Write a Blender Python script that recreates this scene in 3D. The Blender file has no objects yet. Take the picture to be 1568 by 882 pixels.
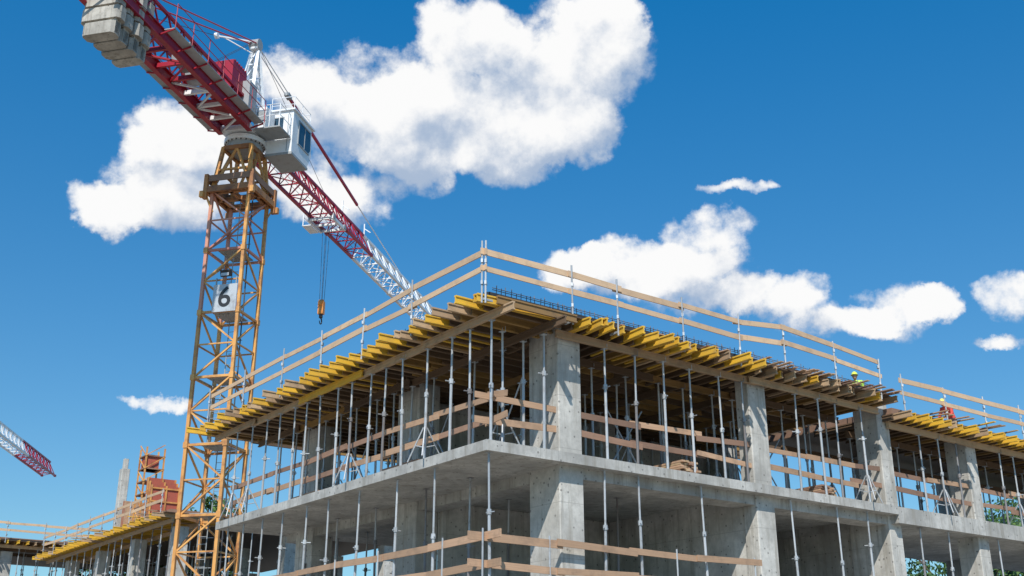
import bpy, bmesh, math, random
from mathutils import Vector, Matrix
random.seed(7)
U=random.uniform
scene=bpy.context.scene
V=Vector
# ------------------------------------------------------------------ materials
def newmat(name):
    m=bpy.data.materials.new(name); m.use_nodes=True
    nt=m.node_tree; b=nt.nodes['Principled BSDF']
    return m,nt,b
def nmath(nt,op,a,b=None,c=None):
    n=nt.nodes.new('ShaderNodeMath'); n.operation=op
    for i,x in enumerate((a,b,c)):
        if x is None: continue
        if isinstance(x,(int,float)): n.inputs[i].default_value=x
        else: nt.links.new(x,n.inputs[i])
    return n.outputs[0]
def mixc(nt,fac,a,b,mode='MIX'):
    n=nt.nodes.new('ShaderNodeMix'); n.data_type='RGBA'; n.blend_type=mode
    for idx,x in ((0,fac),(6,a),(7,b)):
        if isinstance(x,(int,float)): n.inputs[idx].default_value=x
        elif isinstance(x,(tuple,list)): n.inputs[idx].default_value=(*x[:3],1)
        else: nt.links.new(x,n.inputs[idx])
    return n.outputs[2]
def noise(nt,vec,scale,detail=4,rough=.55):
    n=nt.nodes.new('ShaderNodeTexNoise'); n.inputs['Scale'].default_value=scale
    n.inputs['Detail'].default_value=detail; n.inputs['Roughness'].default_value=rough
    nt.links.new(vec,n.inputs['Vector']); return n.outputs['Fac'],n.outputs['Color']
def mapping(nt,vec,sc,rot=(0,0,0)):
    n=nt.nodes.new('ShaderNodeMapping'); n.inputs['Scale'].default_value=sc; n.inputs['Rotation'].default_value=rot
    nt.links.new(vec,n.inputs['Vector']); return n.outputs[0]
def ramp(nt,fac,lo,hi):
    n=nt.nodes.new('ShaderNodeMapRange'); n.inputs[1].default_value=lo; n.inputs[2].default_value=hi
    nt.links.new(fac,n.inputs[0]); return n.outputs[0]
def bump(nt,b,h,strength,dist):
    n=nt.nodes.new('ShaderNodeBump'); n.inputs['Strength'].default_value=strength; n.inputs['Distance'].default_value=dist
    nt.links.new(h,n.inputs['Height']); nt.links.new(n.outputs[0],b.inputs['Normal'])
MATS={}
def wood(name,c1,c2,grain=.45,rough=.75,dirt=(.12,.08,.05),dirtamt=.5):
    m,nt,b=newmat(name)
    uv=nt.nodes.new('ShaderNodeUVMap').outputs[0]
    geo=nt.nodes.new('ShaderNodeNewGeometry')
    isl=geo.outputs['Random Per Island']
    base=mixc(nt,isl,c1,c2)
    g,_=noise(nt,mapping(nt,uv,(1.5,45,1)),1,4,.6)
    base=mixc(nt,nmath(nt,'MULTIPLY',ramp(nt,g,.35,.7),grain),base,tuple(x*.45 for x in c1))
    tc=nt.nodes.new('ShaderNodeTexCoord').outputs['Object']
    d,_=noise(nt,tc,2.3,4,.65)
    base=mixc(nt,nmath(nt,'MULTIPLY',ramp(nt,d,.5,.72),dirtamt),base,dirt)
    nt.links.new(base,b.inputs['Base Color']); b.inputs['Roughness'].default_value=rough
    MATS[name]=m
def paint(name,c1,c2=None,rough=.5,metal=0,dirt=(.1,.06,.04),dirtamt=.5,scale=3,lo=.52,hi=.75):
    m,nt,b=newmat(name); c2=c2 or c1
    geo=nt.nodes.new('ShaderNodeNewGeometry')
    base=mixc(nt,geo.outputs['Random Per Island'],c1,c2)
    tc=nt.nodes.new('ShaderNodeTexCoord').outputs['Object']
    d,_=noise(nt,tc,scale,5,.65)
    base=mixc(nt,nmath(nt,'MULTIPLY',ramp(nt,d,lo,hi),dirtamt),base,dirt)
    nt.links.new(base,b.inputs['Base Color']); b.inputs['Roughness'].default_value=rough; b.inputs['Metallic'].default_value=metal
    MATS[name]=m
def concrete(name,c,dark=.6,rough=.85,grid=None):
    m,nt,b=newmat(name)
    tc=nt.nodes.new('ShaderNodeTexCoord').outputs['Object']
    a,_=noise(nt,tc,.7,5,.62); f,_=noise(nt,tc,5,6,.75)
    st,_=noise(nt,mapping(nt,tc,(4.5,4.5,.35)),1,5,.68)
    base=mixc(nt,ramp(nt,a,.36,.64),tuple(x*.66 for x in c),tuple(min(1,x*1.16) for x in c))
    base=mixc(nt,nmath(nt,'MULTIPLY',ramp(nt,f,.45,.66),.5),base,tuple(x*dark for x in c))
    base=mixc(nt,nmath(nt,'MULTIPLY',ramp(nt,st,.5,.64),.65),base,(c[0]*dark*.92,c[1]*dark*.87,c[2]*dark*.79))
    base=mixc(nt,nmath(nt,'MULTIPLY',ramp(nt,st,.40,.30),.35),base,tuple(min(1,x*1.3) for x in c))
    vo=nt.nodes.new('ShaderNodeTexVoronoi'); vo.inputs['Scale'].default_value=5; nt.links.new(tc,vo.inputs['Vector'])
    pore=nmath(nt,'LESS_THAN',vo.outputs['Distance'],.15)
    base=mixc(nt,nmath(nt,'MULTIPLY',pore,.65),base,(.09,.085,.08))
    if grid:
        sp=nt.nodes.new('ShaderNodeSeparateXYZ'); nt.links.new(mapping(nt,tc,(1,1,1),(0,0,math.radians(-36.7))),sp.inputs[0])
        ln=None
        for ax,per,wd in grid:
            l=nmath(nt,'LESS_THAN',nmath(nt,'FRACT',nmath(nt,'MULTIPLY_ADD',sp.outputs[ax],1/per,100.37)),wd/per)
            ln=l if ln is None else nmath(nt,'MAXIMUM',ln,l)
        base=mixc(nt,nmath(nt,'MULTIPLY',ln,.55),base,tuple(x*.4 for x in c))
    geo=nt.nodes.new('ShaderNodeNewGeometry')
    base=mixc(nt,nmath(nt,'MULTIPLY',geo.outputs['Random Per Island'],.15),base,(.25,.23,.2))
    nt.links.new(base,b.inputs['Base Color']); b.inputs['Roughness'].default_value=rough
    bump(nt,b,f,.45,.02)
    MATS[name]=m
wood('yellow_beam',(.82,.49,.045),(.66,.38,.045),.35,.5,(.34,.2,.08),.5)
wood('yellow_shaded',(.44,.26,.08),(.26,.15,.06),.4,.6,(.14,.09,.05),.6)  # darker copy of the yellow beams: shade under the deck put into colour
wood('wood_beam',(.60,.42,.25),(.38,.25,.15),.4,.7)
wood('wood_shaded',(.20,.125,.07),(.12,.075,.045),.4,.8)  # plain wood beams darkened, interior shade painted into the base colour
wood('timber_board',(.56,.35,.22),(.38,.24,.15),.45,.8,(.16,.11,.08),.5)
wood('timber_pale',(.74,.51,.32),(.56,.38,.24),.4,.8,(.28,.2,.14),.5)
wood('timber_brown',(.36,.21,.14),(.22,.13,.09),.4,.8,(.1,.07,.05),.4)
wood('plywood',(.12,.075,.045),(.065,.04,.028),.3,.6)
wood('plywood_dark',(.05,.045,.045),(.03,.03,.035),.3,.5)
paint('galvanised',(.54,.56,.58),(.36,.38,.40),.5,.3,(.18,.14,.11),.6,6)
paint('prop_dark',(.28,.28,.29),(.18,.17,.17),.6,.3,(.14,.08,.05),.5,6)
paint('rebar',(.22,.23,.26),(.15,.15,.17),.8,.3)
paint('crane_yellow',(.74,.38,.11),(.60,.28,.08),.5,0,(.24,.09,.045),.8,1.6,.46,.68)
paint('crane_brown',(.50,.22,.07),(.34,.15,.06),.6,0,(.14,.06,.035),.8,2.2,.45,.65)
paint('crane_rose',(.60,.27,.18),(.50,.19,.13),.5,0,(.5,.3,.2),.6,2)
paint('crane_red',(.40,.014,.035),(.30,.012,.028),.4,0,(.12,.01,.015),.6,1.5)
paint('crane_white',(.84,.85,.86),(.74,.75,.76),.4,0,(.42,.38,.34),.4,2.5)
paint('crane_grey',(.36,.38,.39),(.28,.30,.31),.5,0,(.12,.1,.08),.5,3)
paint('steel_dark',(.05,.05,.055),(.03,.03,.03),.5,.3)
paint('cable',(.08,.08,.09),None,.5,.4)
paint('sign_white',(.44,.47,.50),None,.5)
paint('black_paint',(.02,.02,.022),None,.5,0,(.02,.02,.02))
paint('orange_paint',(.75,.27,.05),None,.5)
paint('red_panel',(.42,.10,.06),(.34,.08,.05),.6)
paint('hi_vis',(.45,.75,.05),None,.5)
paint('helmet_yellow',(.70,.80,.10),None,.3,0,(.6,.6,.1),.1)
paint('helmet_white',(.8,.7,.15),None,.3)
paint('shirt_red',(.62,.08,.06),None,.9)
paint('trousers',(.05,.06,.10),None,.9)
paint('skin',(.48,.27,.18),None,.6,0,(.4,.2,.14),.3)
concrete('concrete',(.55,.53,.49),.55,.85,[(2,1.32,.014)])
concrete('concrete_slab',(.49,.475,.445),.55,.85,[(0,2.5,.015),(1,1.25,.012)])
concrete('counterweight_concrete',(.44,.41,.36),.5)
m,nt,b=newmat('glass_window'); b.inputs['Base Color'].default_value=(.03,.07,.11,1); b.inputs['Roughness'].default_value=.06; MATS['glass_window']=m
m,nt,b=newmat('ground_sand')
tc=nt.nodes.new('ShaderNodeTexCoord').outputs['Object']
f,_=noise(nt,tc,.25,5,.6); g,_=noise(nt,tc,6,4,.6)
c=mixc(nt,f,(.27,.24,.19),(.35,.31,.25)); c=mixc(nt,nmath(nt,'MULTIPLY',g,.3),c,(.18,.15,.12))
nt.links.new(c,b.inputs['Base Color']); b.inputs['Roughness'].default_value=.95; bump(nt,b,g,.5,.05); MATS['ground_sand']=m
m,nt,b=newmat('leaf')
geo=nt.nodes.new('ShaderNodeNewGeometry'); tc=nt.nodes.new('ShaderNodeTexCoord').outputs['Object']
f,_=noise(nt,tc,.6,3)
c=mixc(nt,geo.outputs['Random Per Island'],(.04,.10,.018),(.11,.19,.035)); c=mixc(nt,ramp(nt,f,.4,.65),c,(.025,.06,.014))
nt.links.new(c,b.inputs['Base Color']); b.inputs['Roughness'].default_value=.6; MATS['leaf']=m
wood('bark',(.13,.09,.06),(.09,.065,.045))
# ------------------------------------------------------------------ mesh builder
Z=V((0,0,1))
class MB:
    def __init__(s): s.v=[];s.f=[];s.mi=[];s.uv=[];s.m=[]
    def mid(s,m):
        if m not in s.m: s.m.append(m)
        return s.m.index(m)
    def prism(s,prof,p0,p1,mat,up=Z,k=1.0):
        p0=V(p0);p1=V(p1);d=p1-p0
        ln=d.length
        if ln<1e-6: return
        d/=ln
        if abs(d.dot(up))>.995: up=V((0,1,0)) if abs(d.z)>.9 else Z
        sd=d.cross(up).normalized(); u2=sd.cross(d)
        n=len(prof); b=len(s.v)
        for (x,y) in prof: s.v.append(p0+sd*x+u2*y)
        for (x,y) in prof: s.v.append(p1+sd*x*k+u2*y*k)
        mi=s.mid(mat); u0=U(0,50); v0=U(0,50); per=0
        for i in range(n):
            j=(i+1)%n
            e=math.hypot(prof[j][0]-prof[i][0],prof[j][1]-prof[i][1])
            s.f.append((b+i,b+j,b+n+j,b+n+i)); s.mi.append(mi)
            s.uv.append(((u0,v0+per),(u0,v0+per+e),(u0+ln,v0+per+e),(u0+ln,v0+per))); per+=e
        for off,rev in ((0,True),(n,False)):
            idx=list(range(n)); 
            if rev: idx.reverse()
            s.f.append(tuple(b+off+i for i in idx)); s.mi.append(mi)
            s.uv.append(tuple((u0+prof[i][0],v0+prof[i][1]) for i in idx))
    def beam(s,p0,p1,w,h,mat,up=Z):
        s.prism([(-w/2,-h/2),(w/2,-h/2),(w/2,h/2),(-w/2,h/2)],p0,p1,mat,up)
    def hbeam(s,p0,p1,mat):
        a,t,w=.04,.04,.014; h=.10
        s.prism([(-a,-h),(a,-h),(a,-h+t),(w,-h+t),(w,h-t),(a,h-t),(a,h),(-a,h),(-a,h-t),(-w,h-t),(-w,-h+t),(-a,-h+t)],p0,p1,mat)
    def cyl(s,p0,p1,r,mat,n=8,k=1.0):
        s.prism([(r*math.cos(2*math.pi*i/n),r*math.sin(2*math.pi*i/n)) for i in range(n)],p0,p1,mat,Z,k)
    def finish(s,name,parent=None,smooth=False):
        me=bpy.data.meshes.new(name); me.from_pydata([tuple(x) for x in s.v],[],s.f)
        for m in s.m: me.materials.append(MATS[m])
        me.polygons.foreach_set('material_index',s.mi)
        ul=me.uv_layers.new(name='UVMap')
        flat=[c for f in s.uv for p in f for c in p]
        ul.data.foreach_set('uv',flat)
        bm=bmesh.new(); bm.from_mesh(me); bmesh.ops.recalc_face_normals(bm,faces=bm.faces); bm.to_mesh(me); bm.free()
        ob=bpy.data.objects.new(name,me); scene.collection.objects.link(ob)
        if parent: ob.parent=parent
        return ob
def empty(name):
    e=bpy.data.objects.new(name,None); scene.collection.objects.link(e); return e
# ------------------------------------------------------------------ building frame
C0=V((-.58,25,0)); L=V((-.5976,.8018,0)); R=V((.8018,.5976,0))
def W(s,t,z): return C0+L*s+R*t+Z*z
def lbox(mb,s0,s1,t0,t1,z0,z1,mat):
    mb.beam(W(s0,(t0+t1)/2,(z0+z1)/2),W(s1,(t0+t1)/2,(z0+z1)/2),abs(t1-t0),z1-z0,mat)
def column(mb,s0,s1,t0,t1,z0,z1,mat='concrete'):
    a=(t1-t0)/2; b=(s1-s0)/2; c=.025
    prof=[(-a+c,-b),(a-c,-b),(a,-b+c),(a,b-c),(a-c,b),(-a+c,b),(-a,b-c),(-a,-b+c)]
    mb.prism(prof,W((s0+s1)/2,(t0+t1)/2,z0),W((s0+s1)/2,(t0+t1)/2,z1),mat,L)
def prop(mb,s,t,z0,z1,tri=False,mat=None,fork=True):
    mat=mat or ('galvanised' if random.random()<.8 else 'prop_dark')
    s1=s+U(-.04,.04); t1=t+U(-.04,.04)
    h=z1-z0; zc=z0+h*U(.42,.68)
    p=lambda z:W(s+(s1-s)*(z-z0)/h,t+(t1-t)*(z-z0)/h,z)
    mb.beam(W(s,t,z0),W(s,t,z0+.012),.14,.14,mat,L)
    mb.cyl(p(z0+.01),p(zc),.036,mat,8)
    mb.cyl(p(zc-.02),p(zc+.10),.057,mat,8)
    a=U(0,6.28); mb.cyl(p(zc+.03)+V((math.cos(a),math.sin(a),0))*.17,p(zc+.03)-V((math.cos(a),math.sin(a),0))*.1,.016,mat,5)
    mb.cyl(p(zc),p(z1-.01),.027,'galvanised' if random.random()<.7 else mat,8)
    mb.beam(W(s1,t1,z1-.012),W(s1,t1,z1-.002),.14,.14,mat,L)
    if fork:
        for q in (-.06,.06): mb.cyl(W(s1+q,t1+.05,z1-.01),W(s1+q,t1+.05,z1+.13),.009,mat,5)
    if tri:
        for k in range(3):
            a=k*2.09+.5; d=V((math.cos(a),math.sin(a),0))
            f=W(s,t,z0)+d*.52+Z*.02
            mb.cyl(W(s,t,z0+.85)+d*.05,f,.02,'galvanised',6)
            mb.cyl(W(s,t,z0+.35)+d*.05,W(s,t,z0+.42)+d*.3,.014,'galvanised',5)
def boards(mb,pts,h=.15,th=.03,mat='timber_board',over=.15,jit=.03):
    for i in range(len(pts)-1):
        a=pts[i]+Z*U(-jit,jit); b=pts[i+1]+Z*U(-jit,jit); d=(b-a).normalized()
        n=d.cross(Z)*((i%2)*.034)
        m=mat if isinstance(mat,str) else random.choice(mat)
        mb.beam(a-d*over+n,b+d*over*U(.6,2)+n,th,h*U(.88,1.1),m)
def frange(a,b,st):
    r=[];x=a
    while x<=b+1e-6: r.append(x); x+=st
    return r
ZA,ZB,ZD=7.26,3.95,10.60
bld=empty('concrete_building_under_construction')
WS=5.2
# ---- slabs
mb=MB()
lbox(mb,0,15.6,0,15.5,ZA-.25,ZA,'concrete_slab')
lbox(mb,.02,WS,15.5,36,ZA-.5,ZA-.004,'concrete_slab')
lbox(mb,0,15.6,0,15.5,ZB-.25,ZB,'concrete_slab')
lbox(mb,0,WS,15.5,36,ZB-.25,ZB-.003,'concrete_slab')
lbox(mb,0,15.6,0,36,.3,.5,'concrete_slab')
lbox(mb,.36,1.1,2.45,15.45,ZA-.52,ZA-.24,'concrete_slab')
for k,t in enumerate((2.46,9.46)): lbox(mb,.38,15.3,t,t+.6,ZA-.515,ZA-.23,'concrete_slab')
mb.finish('floor_slabs',bld)
# ---- columns and walls
mb=MB()
cols=[]
for i,s in enumerate((.3,6.8,13.2)):
    for j,t in enumerate((2.38,9.38,15.38)):
        tw=.74 if j<2 else .6
        cols.append((s,t))
        column(mb,s,s+(1.2,.5,.9)[j] if i==0 else s+1.2,t,t+tw,ZA-.02,ZD-.02 if (i==0) else ZD-.03)
        column(mb,s,s+((1.2,.5,1.5)[j] if i==0 else 1.2),t,t+tw+.02,ZB-.02,ZA-.24)
        column(mb,s,s+1.2,t,t+tw,0,ZB-.2)
for t in (20.2,25.5,31.5):
    for s in (.3,4.2):
        cols.append((s,t))
        column(mb,s,s+.8,t,t+.6,ZA-.02,ZD-.4); column(mb,s,s+.8,t,t+.6,ZB-.02,ZA-.48); column(mb,s,s+.8,t,t+.6,0,ZB-.2)
lbox(mb,.82,6.8,9.46,9.7,ZB-.01,ZA-.26,'concrete')
lbox(mb,6.5,6.75,3.1,9.4,ZB-.01,ZA-.26,'concrete')
lbox(mb,7.5,7.75,9.8,15.3,ZB-.01,ZA-.26,'concrete')
lbox(mb,1.83,14,15.55,15.8,ZB-.01,ZA-.26,'concrete')
lbox(mb,7.8,8.05,3.2,15.3,ZA-.01,ZD-.3,'concrete')  # inner wall added to keep the upper storey interior dark
mb.finish('columns_and_walls',bld)
def incol(s,t):
    return any(a-.12<s<a+1.32 and b-.12<t<b+.86 for a,b in cols) or (7.7<s<8.15 and t>2.8)
# ---- formwork deck
mb=MB(); zc=ZD-.02-.10; zm=zc-.2
Y='yellow_beam'
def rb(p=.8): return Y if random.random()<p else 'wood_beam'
def ri(p=.4): return 'yellow_shaded' if random.random()<p else 'wood_shaded'
s=-.42
while s<16.7:
    near=s<1.2
    tip=-.72+U(-.22,.18); sk=U(-.09,.09)
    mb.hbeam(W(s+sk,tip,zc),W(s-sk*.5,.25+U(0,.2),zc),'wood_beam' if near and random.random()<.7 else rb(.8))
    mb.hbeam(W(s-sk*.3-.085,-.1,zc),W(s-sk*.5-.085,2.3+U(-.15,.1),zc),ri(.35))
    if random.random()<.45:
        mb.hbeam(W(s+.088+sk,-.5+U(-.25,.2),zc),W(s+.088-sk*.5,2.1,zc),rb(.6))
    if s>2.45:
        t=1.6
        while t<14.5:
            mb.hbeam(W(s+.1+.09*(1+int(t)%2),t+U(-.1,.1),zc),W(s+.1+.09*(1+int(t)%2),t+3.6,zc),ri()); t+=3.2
    s+=.5
t=2.62
while t<15.4:
    far=t>9.3
    tip=(-.82 if not far else -.5)+U(-.24,.2); sk=U(-.12,.12)
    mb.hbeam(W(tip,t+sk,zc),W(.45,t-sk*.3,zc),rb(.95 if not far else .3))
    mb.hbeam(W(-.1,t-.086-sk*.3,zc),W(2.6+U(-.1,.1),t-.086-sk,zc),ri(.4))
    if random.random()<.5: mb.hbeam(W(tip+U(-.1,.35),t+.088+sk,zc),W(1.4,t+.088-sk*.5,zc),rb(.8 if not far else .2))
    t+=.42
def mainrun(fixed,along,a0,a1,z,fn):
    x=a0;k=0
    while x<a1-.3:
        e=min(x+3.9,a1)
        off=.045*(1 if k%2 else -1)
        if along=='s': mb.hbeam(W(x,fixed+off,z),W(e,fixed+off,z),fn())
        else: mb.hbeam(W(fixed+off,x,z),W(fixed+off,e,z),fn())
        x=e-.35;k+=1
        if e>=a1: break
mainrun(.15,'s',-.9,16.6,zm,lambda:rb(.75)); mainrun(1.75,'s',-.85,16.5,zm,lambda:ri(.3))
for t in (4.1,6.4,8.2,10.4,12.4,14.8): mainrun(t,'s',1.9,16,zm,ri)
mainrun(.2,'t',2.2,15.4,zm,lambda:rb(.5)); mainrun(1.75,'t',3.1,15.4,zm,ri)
mb.finish('formwork_beams',bld)
mb=MB()
def ply(s0,s1,t0,t1,z,ds=2.5,dt=.5,mat='plywood'):
    a=s0
    while a<s1-.01:
        b=t0
        while b<t1-.01:
            e=min(a+ds,s1);f=min(b+dt,t1)
            lbox(mb,a+.003,e-.003,b+.003,f-.003,z-.021,z-U(0,.002),mat); b+=dt
        a+=ds
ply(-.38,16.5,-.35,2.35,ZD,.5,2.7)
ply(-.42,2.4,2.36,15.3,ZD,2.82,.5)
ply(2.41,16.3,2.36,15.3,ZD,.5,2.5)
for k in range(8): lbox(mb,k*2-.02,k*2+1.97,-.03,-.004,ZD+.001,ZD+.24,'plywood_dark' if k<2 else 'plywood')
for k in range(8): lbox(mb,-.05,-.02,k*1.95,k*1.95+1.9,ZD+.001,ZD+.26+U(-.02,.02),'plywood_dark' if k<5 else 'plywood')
lbox(mb,-.36,-.2,.2,4.6,ZD+.002,ZD+.05,'plywood_dark')
for k in range(26):
    t=9+U(0,6.2); q=U(-.14,.14); z=ZD+.016+k*.004
    mb.beam(W(-.65+U(-.25,.15),t+q,z),W(.6,t,z),.12,.026,random.choice(['timber_brown','timber_board','wood_beam']))
for k in range(12):
    t=3.2+U(0,5.8); q=U(-.2,.2); z=ZD+.016+k*.004
    mb.beam(W(-.5+U(-.25,.1),t+q,z),W(.5,t,z),.12,.026,random.choice(['timber_brown','timber_board']))
for (s,t,z,n_) in ((1.2,11,ZD+.03,6),(3,1.0,ZD+.03,5),(1.1,6.8,ZA+.03,6),(5,1.0,ZA+.03,5),(1.2,12.6,ZA+.03,6),(10.5,1.0,ZA+.03,5)):
    for k in range(n_):
        for q in range(5):
            mb.beam(W(s-.9+U(-.1,.1),t+q*.13-.3,z+k*.06),W(s+.9+U(-.1,.1),t+q*.13-.3+U(-.03,.03),z+k*.06),.11,.05,random.choice(['timber_brown','timber_board','wood_beam']))
mb.finish('plywood_sheets_and_timber',bld)
# rebar
mb=MB()
for t in frange(.3,15.2,.15):
    mb.cyl(W(.08+U(-.02,.02),t,ZD+.03),W(.08+U(-.04,.04),t+U(-.03,.03),ZD+.46+U(-.06,.06)),.011,'rebar',5)
for s in frange(.3,15.2,.2):
    mb.cyl(W(s,.08,ZD+.03),W(s+U(-.03,.03),.08,ZD+.34+U(-.04,.04)),.009,'rebar',5)
for z in (.12,.3,.38,.43): mb.cyl(W(.1,.2,ZD+z),W(.1,15.2,ZD+z),.01,'rebar',5)
for (a,b) in cols[:9]:
    for q in range(6):
        for r in range(3):
            mb.cyl(W(a+.1+q*.2,b+.1+r*.22,ZD),W(a+.1+q*.2,b+.1+r*.22,ZD+.6),.012,'rebar',5)
mb.finish('reinforcement_bars',bld)
# ---- props upper storey
mb=MB(); zt=zm-.10
def row(along,fixed,a0,a1,st,z0,z1,trip=.2):
    x=a0
    while x<=a1:
        s_,t_=(x,fixed) if along=='s' else (fixed,x)
        if not incol(s_,t_): prop(mb,s_+U(-.05,.05),t_+U(-.03,.03),z0,z1,random.random()<trip)
        x+=st*U(.8,1.2)
row('s',.17,.12,15.4,.98,ZA,zt,.12)
row('s',1.78,.9,15.4,1.1,ZA,zt,.3)
for t in (4.1,6.4,8.2,10.4,12.4,14.8): row('s',t,2.6,15.4,1.2,ZA,zt,.25)
row('t',.2,1.85,15.2,1.06,ZA,zt,.12)
row('t',1.75,3.5,15.2,1.15,ZA,zt,.35)
for t in (.9,): prop(mb,.6,t,ZA,zt,True)
# loose diagonal braces
for (s0,t0,s1,t1) in ((1.0,1.8,2.3,1.8),(4.2,1.85,5.6,1.85),(8.6,1.85,10,1.85),(1.8,5.2,1.8,6.6),(1.8,10.9,1.8,12.4)):
    mb.cyl(W(s0,t0,ZA+.1),W(s1,t1,ZA+2.0),.022,'galvanised',6); mb.cyl(W(s1,t1,ZA+.1),W(s0,t0,ZA+2.0),.022,'galvanised',6)
mb.finish('steel_props_upper',bld)
mb=MB()
for s in (.15,2.5,4.3,6.3,8.0,9.4,11.0,12.4,13.8,15.0): prop(mb,s,.22,ZB,ZA-.25,False,None,False)
for t in (3.7,4.9,7.2,10.8,12.8,14.2): prop(mb,.22,t,ZB,ZA-.25,False,None,False)
for t in (16.9,18.4,21.4,23,24.6,27): prop(mb,.3,t,ZB,ZA-.5,False,None,False)
for s in (3,5,8.5,11,13,15):
    for t in (2.1 if s>8 else 1.6,4.3,6.6,11,13):
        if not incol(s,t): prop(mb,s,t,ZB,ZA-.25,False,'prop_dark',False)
mb.finish('steel_props_lower',bld)
# ---- guard rails
mb=MB()
def railpost(s,t,zb,zt_,ds=0,dt=0):
    mb.cyl(W(s,t,zb),W(s+U(-.03,.03),t+U(-.03,.03),zt_+U(-.05,.08)),.024,'galvanised',8)
    mb.beam(W(s+ds,t+dt,zb+.1),W(s,t,zb+.1),.05,.05,'galvanised')
    for z in (zb+.35,zb+.9,): mb.beam(W(s-.03,t-.03,z+.15),W(s+.06,t+.06,z+.15),.05,.09,'galvanised')
PL=[-.42,2.7,5.25,7.65,10.27,13.1,16.0]
PR=[-.4,2.25,3.75,6.1,8.3]
for s in PL: railpost(s,-.47,ZD-.25,ZD+1.25,0,.3)
for t in PR: railpost(-.47,t,ZD-.25,ZD+1.25,.3,0)
for z in (1.05,.6): 
    boards(mb,[W(s,-.43,ZD+z) for s in PL],.15,.03,'timber_pale',.12)
    boards(mb,[W(-.43,t,ZD+z) for t in PR],.15,.03,'timber_pale',.12)
P2=[8.3,10.3,12.6,14.75]; zz=[.02,.24,.16,.03]
for t,z0 in zip(P2[1:],zz[1:]): railpost(-.4,t,ZD-.2+z0,ZD+1.15+z0,.3,0)
for z in (1.05,.6): boards(mb,[W(-.36,t,ZD+z+z0) for t,z0 in zip(P2,zz)],.15,.03,'timber_pale',.1)
SL=[.4+2.4*k for k in range(7)]
for z in (.61,1.16):
    boards(mb,[W(s,.4,ZA+z) for s in [-.1]+SL+[15.4]],.15,.03,['timber_board','timber_brown'],.15,.05)
    boards(mb,[W(.42,t,ZA+z) for t in [.1,2.6,5,7.4,9.7,12,14,15.6]],.15,.03,['timber_board','timber_brown'],.15,.08)
    boards(mb,[W(.42,t,ZA+z) for t in [15.8,18,20.4,22.8,25,27.4,30]],.15,.03,['timber_board','timber_brown'],.15,.08)
for z in (.54,1.13):
    boards(mb,[W(s,.12,ZB+z) for s in [-.3,2.4,4.8,7.2,9.6,12,14.4,15.6]],.17,.035,['timber_board'],.1,.05)
    boards(mb,[W(.12,t,ZB+z) for t in [-.3,2.2,4.5,6.8,9.0]],.17,.035,['timber_board'],.1,.05)
for (s,t) in [(.12,1.9),(.1,6.0),(.1,8.9),(1.9,.1),(4.9,.1),(7.2,.1),(.05,-.05)]:
    mb.cyl(W(s,t,ZB),W(s,t,ZB+1.3),.022,'galvanised',8)
mb.finish('guard_rails',bld)

# ---- generic formwork block
def block(parent,s0,s1,t0,t1,zd,zsl,face,stp=.45,name='wing'):
    m1=MB(); z1=zd-.12; z2=z1-.2
    if 's' in face:
        t=t0
        while t<t1:
            sk=U(-.08,.08)
            m1.hbeam(W(s0-.7+U(-.22,.18),t+sk,z1),W(s0+.5,t,z1),rb(.85)); m1.hbeam(W(s0-.1,t-.086,z1),W(s0+3,t-.086,z1),ri(.4)); t+=stp
        for q in (.2,1.8,4.5): m1.beam(W(s0+q,t0,z2),W(s0+q,t1,z2),.1,.2,'wood_beam' if q<1 else 'wood_shaded')
    if 't' in face:
        s=s0
        while s<s1:
            m1.hbeam(W(s+U(-.08,.08),t0-.7+U(-.22,.18),z1),W(s,t0+3,z1),rb(.85)); s+=stp
        for q in (.2,1.8): m1.beam(W(s0,t0+q,z2-.002),W(s1,t0+q,z2-.002),.1,.2,'wood_beam')
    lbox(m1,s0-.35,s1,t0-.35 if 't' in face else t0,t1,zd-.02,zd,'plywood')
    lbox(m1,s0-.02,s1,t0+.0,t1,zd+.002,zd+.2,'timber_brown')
    for k in range(18):
        if 's' in face: 
            t=U(t0+1,t1-1); m1.beam(W(s0-.5+U(-.3,0),t+U(-.2,.2),zd+.215+k*.005),W(s0+.8,t,zd+.215+k*.005),.12,.03,random.choice(['timber_board','wood_beam','yellow_beam']))
        if 't' in face: 
            s=U(s0+1,s1-1); m1.beam(W(s+U(-.2,.2),t0-.5+U(-.3,0),zd+.215+k*.005),W(s,t0+.8,zd+.215+k*.005),.12,.03,random.choice(['timber_board','wood_beam','yellow_beam']))
    m1.finish(name+'_formwork_deck',parent)
    m2=MB(); global mb; keep=mb; mb=m2
    if 's' in face:
        for q in (.22,1.8,4.5): row('t',s0+q,t0+.3,t1,1.15 if q<4 else 1.5,zsl,z2-.1,.1)
    if 't' in face:
        for q in (.22,1.8,4.5): row('s',t0+q,s0+.3,s1,1.4,zsl,z2-.1,.1)
    m2.finish(name+'_steel_props',parent)
    m3=MB(); mb=m3
    if 's' in face:
        ts=frange(t0+.1,t1,2.3)
        for t in ts: railpost(s0-.45,t,zd-.2,zd+1.2,.3,0)
        for z in (.6,1.05): boards(mb,[W(s0-.41,t,zd+z) for t in ts],.15,.03,'timber_pale',.1)
    if 't' in face:
        ss=frange(s0+.1,s1,2.3)
        for s in ss: railpost(s,t0-.45,zd-.2,zd+1.2,0,.3)
        for z in (.6,1.05): boards(mb,[W(s,t0-.41,zd+z) for s in ss],.15,.03,'timber_pale',.1)
    m3.finish(name+'_guard_rails',parent); mb=keep
block(bld,0,WS,15.75,35,10.2,ZA,'s',.42,'wing')
bld2=empty('concrete_building_under_construction')
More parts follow.
